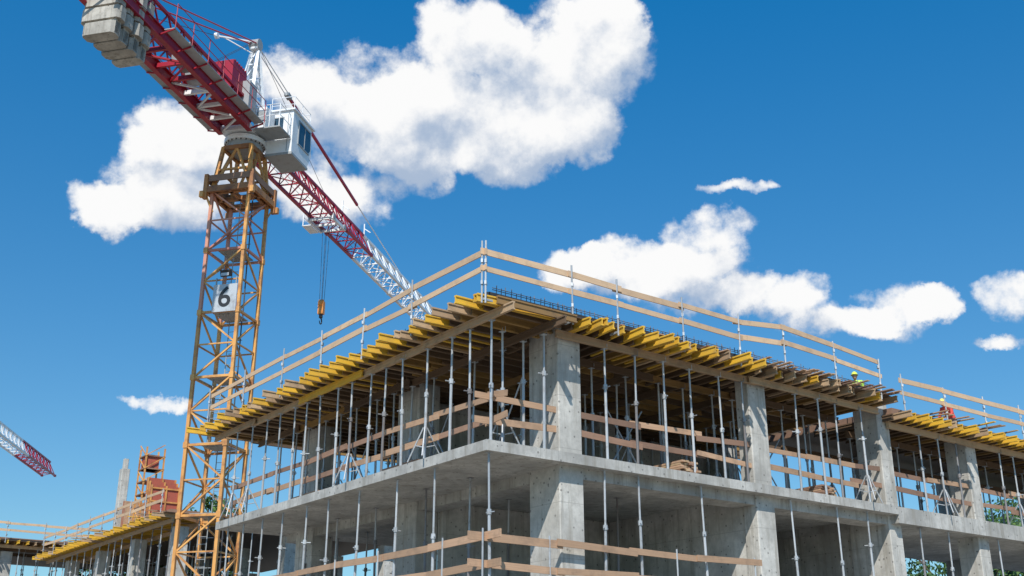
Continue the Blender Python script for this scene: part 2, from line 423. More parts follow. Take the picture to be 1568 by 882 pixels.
def shell(parent,s0,s1,t0,t1,levels,name):
    m=MB()
    for z in levels: lbox(m,s0,s1,t0,t1,z-.3,z,'concrete_slab')
    for s in frange(s0+.6,s1-1,6):
        for t in frange(t0+.6,t1-1,6):
            column(m,s,s+.7,t,t+.7,0,levels[-1]+2.9)
    m.finish(name,parent)
block(bld2,34,56,5,20,10.4,7.0,'t',.55,'front_wing'); shell(bld2,34,56,5,20,(3.6,7.0),'front_wing_concrete')
block(bld2,56.5,70,-16,20,11.3,7.8,'s',.55,'rear_wing'); shell(bld2,56.5,70,-16,20,(4.2,7.8),'rear_wing_concrete')
m=MB()
column(m,43.6,44.1,5.4,5.85,10.6,14.2); column(m,43.7,44.0,5.5,5.75,14.2,14.8)
m.finish('concrete_pier',bld2)
fp=empty('wall_formwork_panels'); m=MB()
for k in range(3):
    s=38.4+k*.35; 
    lbox(m,s,s+.08,5.4,7.0,10.62,12.5+.25*k,'red_panel')
    for z in (10.9,11.6,12.3): lbox(m,s-.07,s-.001,5.4,7.0,z,z+.08,'crane_yellow')
    for t in (5.4,6.2,6.9): lbox(m,s-.06,s-.002,t,t+.08,10.62,12.5+.25*k,'crane_yellow')
for t in (5.4,6.4):
    for s in (39.8,40.8): lbox(m,s,s+.08,t,t+.08,10.6,14.8,'crane_yellow')
for k in range(6): 
    lbox(m,39.8,40.9,5.4,6.5,10.8+k*.7,10.86+k*.7,'timber_brown')
    m.beam(W(39.8,5.4,10.8+k*.7),W(40.85,5.4,11.5+k*.7),.05,.05,'crane_yellow'); m.beam(W(39.8,5.38,10.8+k*.7),W(39.8,6.4,11.5+k*.7),.05,.05,'crane_yellow')
lbox(m,39.9,40.7,5.5,6.2,13.6,14.4,'red_panel')
for k in range(5): lbox(m,42+k*.1,42.05+k*.1,5.3,7.2,10.62,11.7+U(0,.5),'red_panel' if k%2 else 'timber_board')
m.finish('panels_and_frames',fp)

# ------------------------------------------------------------------ tower crane
def crane(name,O,dj,ztop,nred,jiblen,detail=True,swap=False):
    e=empty(name); O=V(O); dj=V(dj).normalized(); rj=V((dj.y,-dj.x,0))
    J=lambda j,r,z:O+dj*j+rj*r+Z*z
    zp=ztop-2.7
    m=MB(); hw=.9
    corners=[(-hw,-hw),(hw,-hw),(hw,hw),(-hw,hw)]
    nsec=int(zp/2.9); hs=zp/nsec
    for i in range(nsec):
        z0=i*hs; z1=z0+hs; zmid=(z0+z1)/2
        cm='crane_rose' if i>=nsec-1 else 'crane_yellow'
        for k in range(4):
            a=corners[k]; b=corners[(k+1)%4]
            m.beam(J(a[0],a[1],z0),J(a[0],a[1],z1),.14,.14,'crane_yellow' if (i<nsec-2 or k in(2,3)) else 'crane_rose',dj)
            m.beam(J(a[0],a[1],z0-.12),J(a[0],a[1],z0+.12),.2,.2,'crane_yellow',dj)
            m.beam(J(*a,z0),J(*b,z0),.1,.1,cm)
            m.beam(J(*a,zmid),J(*b,zmid),.06,.06,cm)
            q,p=(a,b) if (i+k)%2 else (b,a)
            m.beam(J(*q,z0),J(*p,zmid),.07,.07,cm); m.beam(J(*p,zmid),J(*q,z1),.07,.07,cm)
        lx=.45 if i%2 else -.45
        for o in (-.2,.2): m.cyl(J(lx,o,z0),J(lx,o,z1),.022,'crane_grey',6)
        for q in range(int(hs/.3)): m.cyl(J(lx,-.2,z0+q*.3),J(lx,.2,z0+q*.3),.013,'crane_grey',5)
        for q in (.9,1.5,2.1): m.cyl(J(lx+.35,-.3,z0+q),J(lx+.35,.3,z0+q),.02,'crane_grey',5)
        m.beam(J(-.8,0,z0+.08),J(.8,0,z0+.08),1.0,.04,'crane_grey')
        m.cyl(J(.3,.5,z0),J(.25,.5,z1),.03,'cable',6)
    m.finish('mast',e)
    m=MB()
    g=1.12; BR='crane_brown'
    for (a,b) in (((-g,-g),(g,-g)),((g,-g),(g,g)),((g,g),(-g,g)),((-g,g),(-g,-g))):
        m.beam(J(*a,zp),J(*b,zp),.14,.28,BR)
        m.beam(J(a[0],a[1],zp+.55),J(b[0],b[1],zp+.55),.05,.3,'timber_brown')
    for q in (-.8,0,.8):
        m.beam(J(-g,q,zp-.02),J(g,q,zp-.02),.14,.2,BR); m.beam(J(q,-g,zp-.03),J(q,g,zp-.03),.14,.18,BR)
    m.beam(J(-g,-.95,zp+.12),J(g,-.95,zp+.12),.34,.04,'timber_brown'); m.beam(J(-g,.95,zp+.12),J(g,.95,zp+.12),.34,.04,'timber_brown')
    for a in ((-g,-g),(g,-g),(g,g),(-g,g)): 
        m.beam(J(*a,zp-.45),J(*a,zp+.75),.18,.18,BR,dj)
        m.beam(J(a[0]*1.1,a[1]*1.1,zp-.4),J(a[0]*1.1,a[1]*1.1,zp-.12),.18,.18,'crane_yellow',dj)
        m.beam(J(*a,zp-.2),J(a[0]*.75,a[1]*.75,zp-1.0),.08,.08,'crane_yellow')
    for k in range(4):
        a=corners[k]; b=corners[(k+1)%4]; u=.76
        m.beam(J(*a,zp+.1),J(a[0]*u,a[1]*u,ztop-.4),.16,.16,'crane_yellow',dj)
        m.beam(J(*a,zp+.15),J((a[0]*u+b[0]*u)/2,(a[1]*u+b[1]*u)/2,ztop-.5),.1,.1,'crane_yellow')
        m.beam(J(*b,zp+.15),J((a[0]*u+b[0]*u)/2,(a[1]*u+b[1]*u)/2,ztop-.5),.1,.1,'crane_yellow')
        m.beam(J(a[0]*.87,a[1]*.87,zp+1.1),J(b[0]*.87,b[1]*.87,zp+1.1),.09,.09,'crane_yellow')
        m.beam(J(a[0]*u,a[1]*u,ztop-.45),J(b[0]*u,b[1]*u,ztop-.45),.14,.2,BR)
    m.beam(J(-.72,0,ztop-.42),J(.72,0,ztop-.42),1.44,.08,'crane_grey')
    m.cyl(J(0,0,ztop-.36),J(0,0,ztop-.1),.8,'crane_grey',28); m.cyl(J(0,0,ztop-.1),J(0,0,ztop+.12),.95,'crane_white',28)
    m.cyl(J(0,0,ztop+.12),J(0,0,ztop+.3),.8,'crane_grey',28)
    for k in range(24):
        a=k*math.pi/12; m.cyl(J(.88*math.cos(a),.88*math.sin(a),ztop-.16),J(.88*math.cos(a),.88*math.sin(a),ztop-.09),.03,'steel_dark',6)
    m.finish('slewing_unit',e)
    zj=ztop+.35
    m=MB()
    m.beam(J(-1.1,0,zj),J(1.1,0,zj),1.5,.25,'crane_white')
    apex=4.9
    for r in (-.55,.55):
        m.beam(J(-.9,r,zj),J(.15,r*.25,zj+apex),.14,.14,'crane_white'); m.beam(J(.9,r,zj),J(.2,r*.25,zj+apex),.14,.14,'crane_white')
        for k in range(5):
            f=k/5; g2=(k+.5)/5; h2=(k+1)/5
            A=lambda f:J(-.9+1.05*f,r*(1-.75*f),zj+apex*f)
            B=lambda f:J(.9-.7*f,r*(1-.75*f),zj+apex*f)
            m.beam(A(f),B(g2),.06,.06,'crane_white'); m.beam(B(g2),A(h2),.06,.06,'crane_white'); m.beam(A(f),B(f),.06,.06,'crane_white')
    for k in range(5):
        f=k/5; h2=(k+1)/5
        A=lambda f,q:J(-.9+1.05*f,q*.55*(1-.75*f),zj+apex*f)
        m.beam(A(f,-1),A(h2,1),.05,.05,'crane_white'); m.beam(A(f,-1),A(f,1),.06,.06,'crane_white')
    m.beam(J(-.1,0,zj+apex+.1),J(.4,0,zj+apex+.1),.4,.4,'crane_white')
    m.cyl(J(.1,-.25,zj+apex+.2),J(.1,.25,zj+apex+.2),.28,'crane_grey',16)
    m.beam(J(-.1,0,zj+apex+.25),J(-1.5,-1.2,zj+apex-.1),.07,.07,'crane_white'); m.cyl(J(-1.5,-1.25,zj+apex-.1),J(-1.5,-1.1,zj+apex-.1),.15,'crane_white',10)
    m.beam(J(-.1,0,zj+apex-.4),J(-1.2,-.95,zj+apex-.05),.04,.04,'crane_white')
    m.finish('tower_head',e)
    m=MB(); st=1.25; hb=.62; ht=1.35; n=int(jiblen/st); x0=1.1
    for k in range(n):
        a=x0+k*st; b=a+st; mt='crane_red' if (a<nred)!=swap else 'crane_white'
        for r in (-hb,hb): m.beam(J(a,r,zj-.1),J(b,r,zj-.1),.15,.15,mt)
        m.beam(J(a,0,zj-.1+ht),J(b,0,zj-.1+ht),.14,.14,mt)
        for r in (-hb,hb):
            m.beam(J(a,r,zj-.1),J((a+b)/2,0,zj-.1+ht),.055,.055,mt); m.beam(J((a+b)/2,0,zj-.1+ht),J(b,r,zj-.1),.055,.055,mt)
        m.beam(J(a,-hb,zj-.1),J(a,hb,zj-.1),.06,.06,mt)
        q=hb if k%2 else -hb
        m.beam(J(a,q,zj-.12),J(b,-q,zj-.12),.045,.045,mt)
        if k%8==7:
            for r in (-hb,hb): m.beam(J(b-.15,r,zj-.1),J(b+.15,r,zj-.1),.2,.2,mt)
    for r in (-.15,.15): m.cyl(J(x0,r,zj+.05),J(x0+n*st,r,zj+.05),.012,'cable',5)
    m.finish('jib',e)
    m=MB(); cl=12.0
    for r in (-.72,.72):
        w,h,t=.11,.26,.04
        m.prism([(-w,-h),(w,-h),(w,-h+t),(.02,-h+t),(.02,h-t),(w,h-t),(w,h),(-w,h),(-w,h-t),(-.02,h-t),(-.02,-h+t),(-w,-h+t)],J(-1,r,zj),J(-cl,r,zj),'crane_red')
    k=0; x=-1.0
    while x>-cl+.3:
        m.beam(J(x,-.72,zj-.02),J(x,.72,zj-.02),.12,.2,'crane_red' if x<-4.5 else 'crane_white')
        q=.72 if k%2 else -.72
        m.beam(J(x,q,zj-.12),J(x-1.13,-q,zj-.12),.08,.08,'crane_red' if x<-4.5 else 'crane_white')
        for r in (-.72,.72):
            m.beam(J(x,r,zj+.25),J(x-.56,r*.98,zj+1.1),.06,.06,'crane_red'); m.beam(J(x-.56,r*.98,zj+1.1),J(x-1.13,r,zj+.25),.06,.06,'crane_red')
        k+=1; x-=1.13
    for r in (-.71,.71): m.beam(J(-1,r,zj+1.1),J(-cl+.8,r,zj+1.1),.12,.12,'crane_red')
    m.beam(J(-1.2,0,zj+.06),J(-3.5,0,zj+.06),.9,.04,'crane_red')
    for r,sg in ((-1.2,-1),(1.15,1)):
        m.beam(J(-1.0,r,zj+.1),J(-8.8,r,zj+.1),.45,.04,'crane_grey')
        for z in (1.2,.7): m.cyl(J(-1.0,r+.25*sg,zj+z),J(-8.8,r+.25*sg,zj+z),.018,'crane_red',6)
        for q in range(7): m.cyl(J(-1.0-q*1.3,r+.25*sg,zj+.1),J(-1.0-q*1.3,r+.25*sg,zj+1.2),.02,'crane_red',6)
        for q in range(7): m.beam(J(-1.0-q*1.3,r+.22*sg,zj+.05),J(-1.0-q*1.3,.72*sg,zj-.1),.05,.06,'crane_red')
    m.finish('counter_jib',e)
    m=MB()
    m.beam(J(-1.6,.1,zj+1.6),J(-2.9,.1,zj+1.6),1.1,1.6,'crane_red'); 
    for k in range(6): m.beam(J(-1.7-k*.2,.1,zj+2.42),J(-1.78-k*.2,.1,zj+2.42),1.14,.08,'crane_red')
    m.beam(J(-1.2,.72,zj+1.1),J(-1.9,.72,zj+1.1),.6,1.5,'crane_grey')
    m.cyl(J(-4.4,-.5,zj+.75),J(-4.4,.5,zj+.75),.42,'crane_grey',18)
    m.cyl(J(-4.4,-.55,zj+.75),J(-4.4,-.5,zj+.75),.55,'crane_red',18); m.cyl(J(-4.4,.5,zj+.75),J(-4.4,.55,zj+.75),.55,'crane_red',18)
    m.beam(J(-5.4,.2,zj+.7),J(-6.4,.2,zj+.7),.8,.8,'crane_grey')
    m.finish('winch_and_cabinets',e)
    m=MB()
    for k,x in enumerate((-9.5,-10.1,-10.7,-11.3)):
        w=.76+.07*(k%2); c=.12
        zb=zj-1.7; zt2=zj+1.5
        levels=[0,.52,.62,1.15,1.25,1.8,1.90,2.5,2.6,3.2]
        for q in range(0,len(levels)-1,2):
            z0=zb+levels[q]; z1=zb+levels[q+1]; ww=w*(.8 if q==0 else (1 if q%4 else .93))
            prof=[(-ww+c,-.26),(ww-c,-.26),(ww,-.26+c),(ww,.26-c),(ww-c,.26),(-ww+c,.26),(-ww,.26-c),(-ww,-.26+c)]
            m.prism(prof,J(x,0,z0),J(x,0,z1),'counterweight_concrete',dj)
        m.beam(J(x,0,zb+.05),J(x,0,zt2-.1),w*1.6,.34,'counterweight_concrete',dj)
        for r in (-.4,.4): m.cyl(J(x,r,zt2-.1),J(x,r,zt2+.35),.04,'steel_dark',6)
    m.finish('counterweights',e)
    # cab
    m=MB()
    r0,r1=.9,2.2; zb=zj-.8; H=2.15
    prof=[(-1.0,.0),(.75,0),(1.12,.75),(1.0,H),(-1.0,H)]
    P=lambda q,r:J(1.3+q[0],r,zb+q[1])
    def slabpoly(prof,ra,rb_,mat):
        b=len(m.v); n=len(prof)
        for q in prof: m.v.append(P(q,ra))
        for q in prof: m.v.append(P(q,rb_))
        mi=m.mid(mat)
        for i in range(n):
            j=(i+1)%n; m.f.append((b+i,b+j,b+n+j,b+n+i)); m.mi.append(mi); m.uv.append(((0,0),)*4)
        m.f.append(tuple(range(b,b+n))); m.mi.append(mi); m.uv.append(((0,0),)*n)
        m.f.append(tuple(range(b+n,b+2*n))); m.mi.append(mi); m.uv.append(((0,0),)*n)
    slabpoly(prof,r0,r1,'crane_white')
    slabpoly([(-.35,.75),(.78,.75),(.98,1.0),(.9,1.85),(-.35,1.85)],r1-.01,r1+.012,'glass_window')
    slabpoly([(-.43,.67),(.80,.67),(.80,.73),(-.43,.73)],r1,r1+.04,'crane_grey')
    slabpoly([(-.43,.73),(-.36,.73),(-.36,1.92),(-.43,1.92)],r1,r1+.04,'crane_grey')
    slabpoly([(.28,.75),(.33,.75),(.33,1.85),(.28,1.85)],r1,r1+.03,'crane_grey')
    slabpoly([(-.36,1.86),(.9,1.86),(.9,1.92),(-.36,1.92)],r1,r1+.04,'crane_grey')
    rc=(r0+r1)/2
    m.beam(J(.285,rc-.1,zb+1.5),J(.302,rc-.1,zb+1.5),.5,.6,'glass_window')
    m.beam(J(.27,rc-.1,zb+1.16),J(.3,rc-.1,zb+1.16),.58,.05,'crane_grey'); m.beam(J(.27,rc-.1,zb+1.82),J(.3,rc-.1,zb+1.82),.58,.05,'crane_grey')
    m.beam(J(.28,rc+.4,zb+1.0),J(.3,rc+.4,zb+1.0),.03,1.9,'crane_grey')
    m.beam(J(2.37,rc,zb+1.3),J(2.42,rc,zb+1.3),1.1,.8,'glass_window')
    slabpoly([(-1.1,H),(1.2,H),(1.2,H+.08),(-1.1,H+.08)],r0-.08,r1+.1,'crane_white')
    m.beam(J(.3,rc,zb-.06),J(2.1,rc,zb-.06),1.35,.12,'crane_grey')
    m.beam(J(-.9,1.5,zj-.1),J(.25,1.5,zj-.1),1.3,.06,'crane_grey')
    m.beam(J(-.75,1.05,zj+.5),J(.1,1.05,zj+.5),.6,1.15,'crane_white'); m.beam(J(-.76,1.05,zj+.6),J(-.77,1.05,zj+.6),.4,.5,'crane_grey')
    for (j,r) in ((-.9,.9),(-.9,2.1),(.2,2.1),(-.9,1.6)): m.cyl(J(j,r,zj-.1),J(j,r,zj+1.05),.02,'crane_white',6)
    for z in (.5,1.05): m.cyl(J(-.9,.85,zj+z),J(-.9,2.1,zj+z),.02,'crane_white',6); m.cyl(J(-.9,2.1,zj+z),J(.2,2.1,zj+z),.02,'crane_white',6)
    for (j,r) in ((.4,1.0),(.4,2.15),(2.2,2.15),(2.2,1.0),(1.3,2.15)): m.cyl(J(j,r,zb+H),J(j,r,zb+H+.8),.018,'crane_white',6)
    for (a,b) in (((.4,1.0),(.4,2.15)),((.4,2.15),(2.2,2.15)),((2.2,2.15),(2.2,1.0))): m.cyl(J(*a,zb+H+.8),J(*b,zb+H+.8),.018,'crane_white',6); m.cyl(J(*a,zb+H+.4),J(*b,zb+H+.4),.014,'crane_white',6)
    m.finish('operator_cab',e)
    m=MB(); top=J(.2,0,zj+apex+.2); tj=22
    A=J(tj,0,zj+ht-.1)
    f1,f2=.17,.62
    p1=top.lerp(A,f1); p2=top.lerp(A,f2)
    for r in (-.09,.09): m.cyl(top+rj*r,p1+rj*r,.028,'crane_white',6)
    m.beam(p1-(p1-top).normalized()*.2,p1+(p1-top).normalized()*.2,.25,.2,'crane_grey')
    m.beam(p1,p2,.12,.14,'crane_red'); m.cyl(p2,A,.035,'crane_white',6)
    for r in (-.5,.5): m.cyl(J(0,r*.3,zj+apex+.2),J(-10.2,r,zj+1.1),.035,'crane_red',6)
    m.cyl(J(-1.5,-1.2,zj+apex-.1),J(-8.6,-.5,zj+1.2),.015,'cable',5)
    for r in (-.1,.1): m.cyl(J(.1,r,zj+apex+.45),J(-4.4,r,zj+1.1),.012,'cable',5)
    m.cyl(J(.3,0,zj+apex+.4),J(9,0,zj+ht),.012,'cable',5)
    if detail:
        for x in (nred+.4,nred-3,): 
            m.beam(J(x,0,zj+ht),J(x,0,zj+ht+.7),.06,.06,'crane_white',dj); m.beam(J(x,0,zj+ht+.4),J(x,.4,zj+ht+.1),.05,.05,'crane_white')
    m.finish('ties_and_ropes',e)
    m=MB(); tx=9.6
    for r in (-.7,.7):
        m.beam(J(tx-.9,r,zj-.28),J(tx+.9,r,zj-.28),.1,.18,'crane_white')
        for q in (-.75,.75): m.cyl(J(tx+q,r-.08,zj-.2),J(tx+q,r+.08,zj-.2),.15,'crane_grey',12)
    for q in (-.8,0,.8): m.beam(J(tx+q,-.7,zj-.3),J(tx+q,.7,zj-.3),.1,.12,'crane_white')
    m.beam(J(tx-.2,-1.1,zj-.3),J(tx+.9,-1.1,zj-.3),.5,.05,'crane_white')
    for a in ((-.2,-1.3),(.9,-1.3)): m.cyl(J(tx+a[0],a[1],zj-.3),J(tx+a[0],a[1],zj+.7),.03,'crane_white',6)
    m.cyl(J(tx-.2,-1.3,zj+.7),J(tx+.9,-1.3,zj+.7),.03,'crane_white',6); m.cyl(J(tx-.2,-1.3,zj+.2),J(tx+.9,-1.3,zj+.2),.025,'crane_white',6)
    zh=zj-5.2
    for (a,b) in ((-.12,-.12),(.12,.12),(-.12,.12),(.12,-.12)): m.cyl(J(tx+a*1.6,b,zj-.35),J(tx+a,b*.6,zh+.35),.012,'cable',5)
    m.cyl(J(tx,-.1,zh+.35),J(tx,.1,zh+.35),.22,'orange_paint',16)
    m.beam(J(tx,0,zh+.45),J(tx,0,zh-.25),.3,.26,'orange_paint',dj)
    m.cyl(J(tx,0,zh-.25),J(tx,0,zh-.45),.1,'steel_dark',10)
    prev=None
    for k in range(9):
        a=math.radians(100-k*34); p=J(tx+.15*math.cos(a),0,zh-.62+.17*math.sin(a))
        if prev: m.cyl(prev,p,.045*(1-k*.06),'steel_dark',8)
        prev=p
    m.finish('trolley_and_hook',e)
    if detail:
        m=MB(); zs=17.95; f=-hw-.12
        m.beam(J(f,.28,zs),J(f-.03,.28,zs),1.12,1.25,'sign_white')
        for r in (-.2,.75): m.beam(J(f+.03,r,zs-.5),J(f+.03,r,zs+.95),.05,.05,'crane_grey',dj)
        m.beam(J(f-.1,.35,zs+1.1),J(f-.3,.35,zs+1.02),.45,.3,'steel_dark'); m.beam(J(f-.301,.35,zs+1.02),J(f-.31,.35,zs+1.02),.36,.22,'sign_white')
        m.finish('number_board',e)
        cu=bpy.data.curves.new('six','FONT'); cu.body='6'; cu.size=1.3; cu.extrude=.004; cu.offset=.012; cu.align_x='CENTER'; cu.align_y='CENTER'
        to=bpy.data.objects.new('tmp',cu); scene.collection.objects.link(to)
        dg=bpy.context.evaluated_depsgraph_get(); me=bpy.data.meshes.new_from_object(to.evaluated_get(dg))
        bpy.data.objects.remove(to)
        me.materials.clear(); me.materials.append(MATS['black_paint'])
        ob=bpy.data.objects.new('number_six',me); scene.collection.objects.link(ob); ob.parent=e
        M=Matrix((( rj.x,0,-dj.x,0),(rj.y,0,-dj.y,0),(0,1,0,0),(0,0,0,1)))
        M.translation=J(f-.04,.28,zs); ob.matrix_world=M
    return e
crane('tower_crane',(-12.4,46,0),(.242,.970,0),25.9,14.6,41)
crane('tower_crane',(-40.8,69.5,0),(-.132,.991,0),22.6,31,40.5,False,True)
m=MB()
m.beam(V((-12.4,46,0)),V((-12.4,46,.6)),5,5,'concrete_slab',V((.242,.97,0))); m.finish('crane_foundation')
m=MB(); m.beam(V((-40.8,69.5,0)),V((-40.8,69.5,.6)),5,5,'concrete_slab',V((.242,.97,0))); m.finish('crane_foundation')

# ------------------------------------------------------------------ trees
def tree(x,y,h,rad,seed,nleaf=5600):
    rnd=random.Random(seed); e=empty('deciduous_tree'); m=MB()
    base=V((x,y,0)); th=h*.45
    m.cyl(base,base+V((.1,0,th)),h*.022,'bark',10,.7)
    for k in range(9):
        a=k*2.4+rnd.uniform(-.3,.3); z=h*rnd.uniform(.28,.5); l=rad*rnd.uniform(.6,.95)
        p0=base+Z*z; p1=p0+V((math.cos(a)*l*.5,math.sin(a)*l*.5,l*.5)); p2=p1+V((math.cos(a)*l*.45,math.sin(a)*l*.45,h*rnd.uniform(.05,.2)))
        m.cyl(p0,p1,h*.009,'bark',7,.7); m.cyl(p1,p2,h*.006,'bark',6,.4)
    m.cyl(base+Z*th,base+Z*h*.85,h*.015,'bark',8,.3)
    m.finish('trunk_and_limbs',e)
    clumps=[]
    for k in range(46):
        while True:
            p=V((rnd.uniform(-1,1),rnd.uniform(-1,1),rnd.uniform(-1,1)))
            if .35<p.length<1: break
        c=base+V((p.x*rad,p.y*rad,h*.64+p.z*h*.34)); clumps.append((c,rad*rnd.uniform(.16,.34)))
    lv=[];lf=[]
    for i in range(nleaf):
        c,r=clumps[i%len(clumps)]
        d=V((rnd.gauss(0,1),rnd.gauss(0,1),rnd.gauss(0,1))).normalized()*r*rnd.uniform(.5,1.1)
        p=c+d; s=rnd.uniform(.10,.22)
        a=V((rnd.gauss(0,1),rnd.gauss(0,1),rnd.gauss(0,1))).normalized(); b_=a.orthogonal().normalized()
        b=len(lv); lv+= [p-a*s,p+b_*s*.6,p+a*s,p-b_*s*.6]; lf.append((b,b+1,b+2,b+3))
    me=bpy.data.meshes.new('crown'); me.from_pydata([tuple(v) for v in lv],[],lf); me.materials.append(MATS['leaf'])
    ob=bpy.data.objects.new('crown',me); scene.collection.objects.link(ob); ob.parent=e
for i,(x,y,h,r) in enumerate([(24,60,12,4.8),(29,62,13,5),(34,61,13.2,5),(39.5,63,13.6,5),(45,63,14,5.2),(33,70,14,5.5),(40,72,14.5,5.5),(-22.3,82,17.5,3),(-29,90,15.5,5)]):
    tree(x,y,h,r,i+3)
# ------------------------------------------------------------------ workers
def worker(s,t,z,face,bend,shirt,helm):
    e=empty('construction_worker')
    base=W(s,t,z)
    fw=V((math.cos(face),math.sin(face),0)); rt=V((fw.y,-fw.x,0))
    Q=lambda f,r,h:base+fw*f+rt*r+Z*h
    b=bend
    pel=Q(0,0,.95); ch=Q(.25*b,0,1.32-.05*b); nk=Q(.38*b,0,1.50-.12*b); hd=Q(.46*b+.02,0,1.64-.15*b)
    jt=[(pel,.15),(Q(.1*b,0,1.12),.14),(ch,.17),(nk,.065),(Q(.42*b,0,1.55-.13*b),.06)]
    ed=[(0,1),(1,2),(2,3),(3,4)]
    for sd in (-1,1):
        i=len(jt); jt+= [(Q(0,.1*sd,.9),.11),(Q(.06*b,.12*sd,.5),.075),(Q(0,.13*sd,.1),.05),(Q(.14,.14*sd,.05),.045)]
        ed+=[(0,i),(i,i+1),(i+1,i+2),(i+2,i+3)]
        i=len(jt); jt+=[(Q(.3*b,.2*sd,1.43-.1*b),.075),(Q(.35*b+.03,.27*sd,1.15-.1*b),.052),(Q(.35*b+.22,.22*sd,.98-.05*b),.036),(Q(.35*b+.29,.2*sd,.95-.05*b),.038)]
        ed+=[(2,i),(i,i+1),(i+1,i+2),(i+2,i+3)]
    def skin(name,jt,ed,matfn,mats,sub=2):
        me=bpy.data.meshes.new(name); me.from_pydata([tuple(p) for p,_ in jt],ed,[])
        ob=bpy.data.objects.new(name,me); scene.collection.objects.link(ob)
        mod=ob.modifiers.new('s','SKIN'); mod.use_smooth_shade=True
        for v,(p,r) in zip(me.skin_vertices[0].data,jt): v.radius=(r,r)
        me.skin_vertices[0].data[0].use_root=True
        md=ob.modifiers.new('u','SUBSURF'); md.levels=sub; md.render_levels=sub
        dg=bpy.context.evaluated_depsgraph_get(); m2=bpy.data.meshes.new_from_object(ob.evaluated_get(dg))
        bpy.data.objects.remove(ob)
        m2.materials.clear()
        for q in mats: m2.materials.append(MATS[q])
        for p in m2.polygons: p.material_index=matfn(p.center)
        o=bpy.data.objects.new(name,m2); scene.collection.objects.link(o); o.parent=e
    def mf(c):
        h=c.z-z
        if h>1.5-.12*b: return 2
        if (c-Q(.35*b+.27,.2,.96-.05*b)).length<.1 or (c-Q(.35*b+.27,-.2,.96-.05*b)).length<.1: return 2
        if h<.97 and abs((c-base).dot(fw))<.2: return 1
        return 0
    skin('body',jt,ed,mf,[shirt,'trousers','skin'])
    for sd in (-1,1):
        for k in range(4):
            r0=.2*sd+(k-1.5)*.02; f0=.35*b+.30; h0=.945-.05*b
            ln=(.8,1,.95,.75)[k]
            skin('finger',[(Q(f0,r0,h0),.009),(Q(f0+.04*ln,r0,h0-.012),.0085),(Q(f0+.065*ln,r0,h0-.035),.008),(Q(f0+.07*ln,r0,h0-.058),.007)],[(0,1),(1,2),(2,3)],lambda c:0,['skin'],1)
        skin('thumb',[(Q(.35*b+.27,.17*sd,.95-.05*b),.011),(Q(.35*b+.30,.15*sd,.93-.05*b),.010),(Q(.35*b+.33,.145*sd,.915-.05*b),.008)],[(0,1),(1,2)],lambda c:0,['skin'],1)
    bm=bmesh.new(); bmesh.ops.create_uvsphere(bm,u_segments=24,v_segments=16,radius=1)
    for v in bm.verts:
        x,y,zz=v.co
        f=x*.098; r=y*.076*(1-.15*max(0,-zz)); h=zz*.118
        if x>.6 and abs(y)<.22 and -.25<zz<.1: f+=.022*(1-abs(y)/.22)*(.3+(.1-zz))
        if x>.7 and abs(y)<.35 and -.62<zz<-.4: f+=.006
        if x>.5 and .05<zz<.25 and .2<abs(y)<.6: f-=.008
        if abs(y)>.93 and abs(x)<.3 and abs(zz)<.35: r*=1.12
        v.co=hd+fw*f+rt*r+Z*h
    me=bpy.data.meshes.new('head'); bm.to_mesh(me); bm.free(); me.materials.append(MATS['skin'])
    for p in me.polygons: p.use_smooth=True
    o=bpy.data.objects.new('head',me); scene.collection.objects.link(o); o.parent=e
    bm=bmesh.new(); bmesh.ops.create_uvsphere(bm,u_segments=28,v_segments=16,radius=1)
    bmesh.ops.delete(bm,geom=[v for v in bm.verts if v.co.z<-.05],context='VERTS')
    for v in bm.verts:
        x,y,zz=v.co; k=1.0
        if zz<.06: k=1.18+(.22 if x>.3 else 0)
        rid=1+.05*(abs(y)<.15)
        v.co=hd+fw*x*.125*k+rt*y*.105*min(k,1.18)+Z*(zz*.13*rid+.045)
    me=bpy.data.meshes.new('hard_hat'); bm.to_mesh(me); bm.free(); me.materials.append(MATS[helm])
    for p in me.polygons: p.use_smooth=True
    o=bpy.data.objects.new('hard_hat',me); scene.collection.objects.link(o); o.parent=e
worker(1.9,16.75,10.4,-2.0,.4,'hi_vis','helmet_yellow')
worker(1.9,22.3,10.4,-2.6,.9,'shirt_red','helmet_white')
# ------------------------------------------------------------------ ground
m=MB(); m.v=[V((-3000,-3000,0)),V((3000,-3000,0)),V((3000,3000,0)),V((-3000,3000,0))]; m.f=[(0,1,2,3)]; m.mi=[m.mid('ground_sand')]; m.uv=[((0,0),(1,0),(1,1),(0,1))]
m.finish('ground')
# ------------------------------------------------------------------ sun / sky
sun_az=math.atan2(-.12,-1.0)
el=math.radians(46)
ts=V((math.sin(sun_az)*math.cos(el),math.cos(sun_az)*math.cos(el),math.sin(el)))
sl=bpy.data.lights.new('sun','SUN'); sl.energy=5.0; sl.angle=math.radians(.53); sl.color=(1,.95,.87)
so=bpy.data.objects.new('sun',sl); scene.collection.objects.link(so); so.rotation_euler=ts.to_track_quat('Z','Y').to_euler()
w=bpy.data.worlds.new('World'); scene.world=w; w.use_nodes=True; nt=w.node_tree; nt.nodes.clear()
sky=nt.nodes.new('ShaderNodeTexSky'); sky.sky_type='NISHITA'; sky.sun_disc=False; sky.sun_elevation=el; sky.sun_rotation=sun_az
sky.air_density=1; sky.dust_density=.3; sky.ozone_density=3
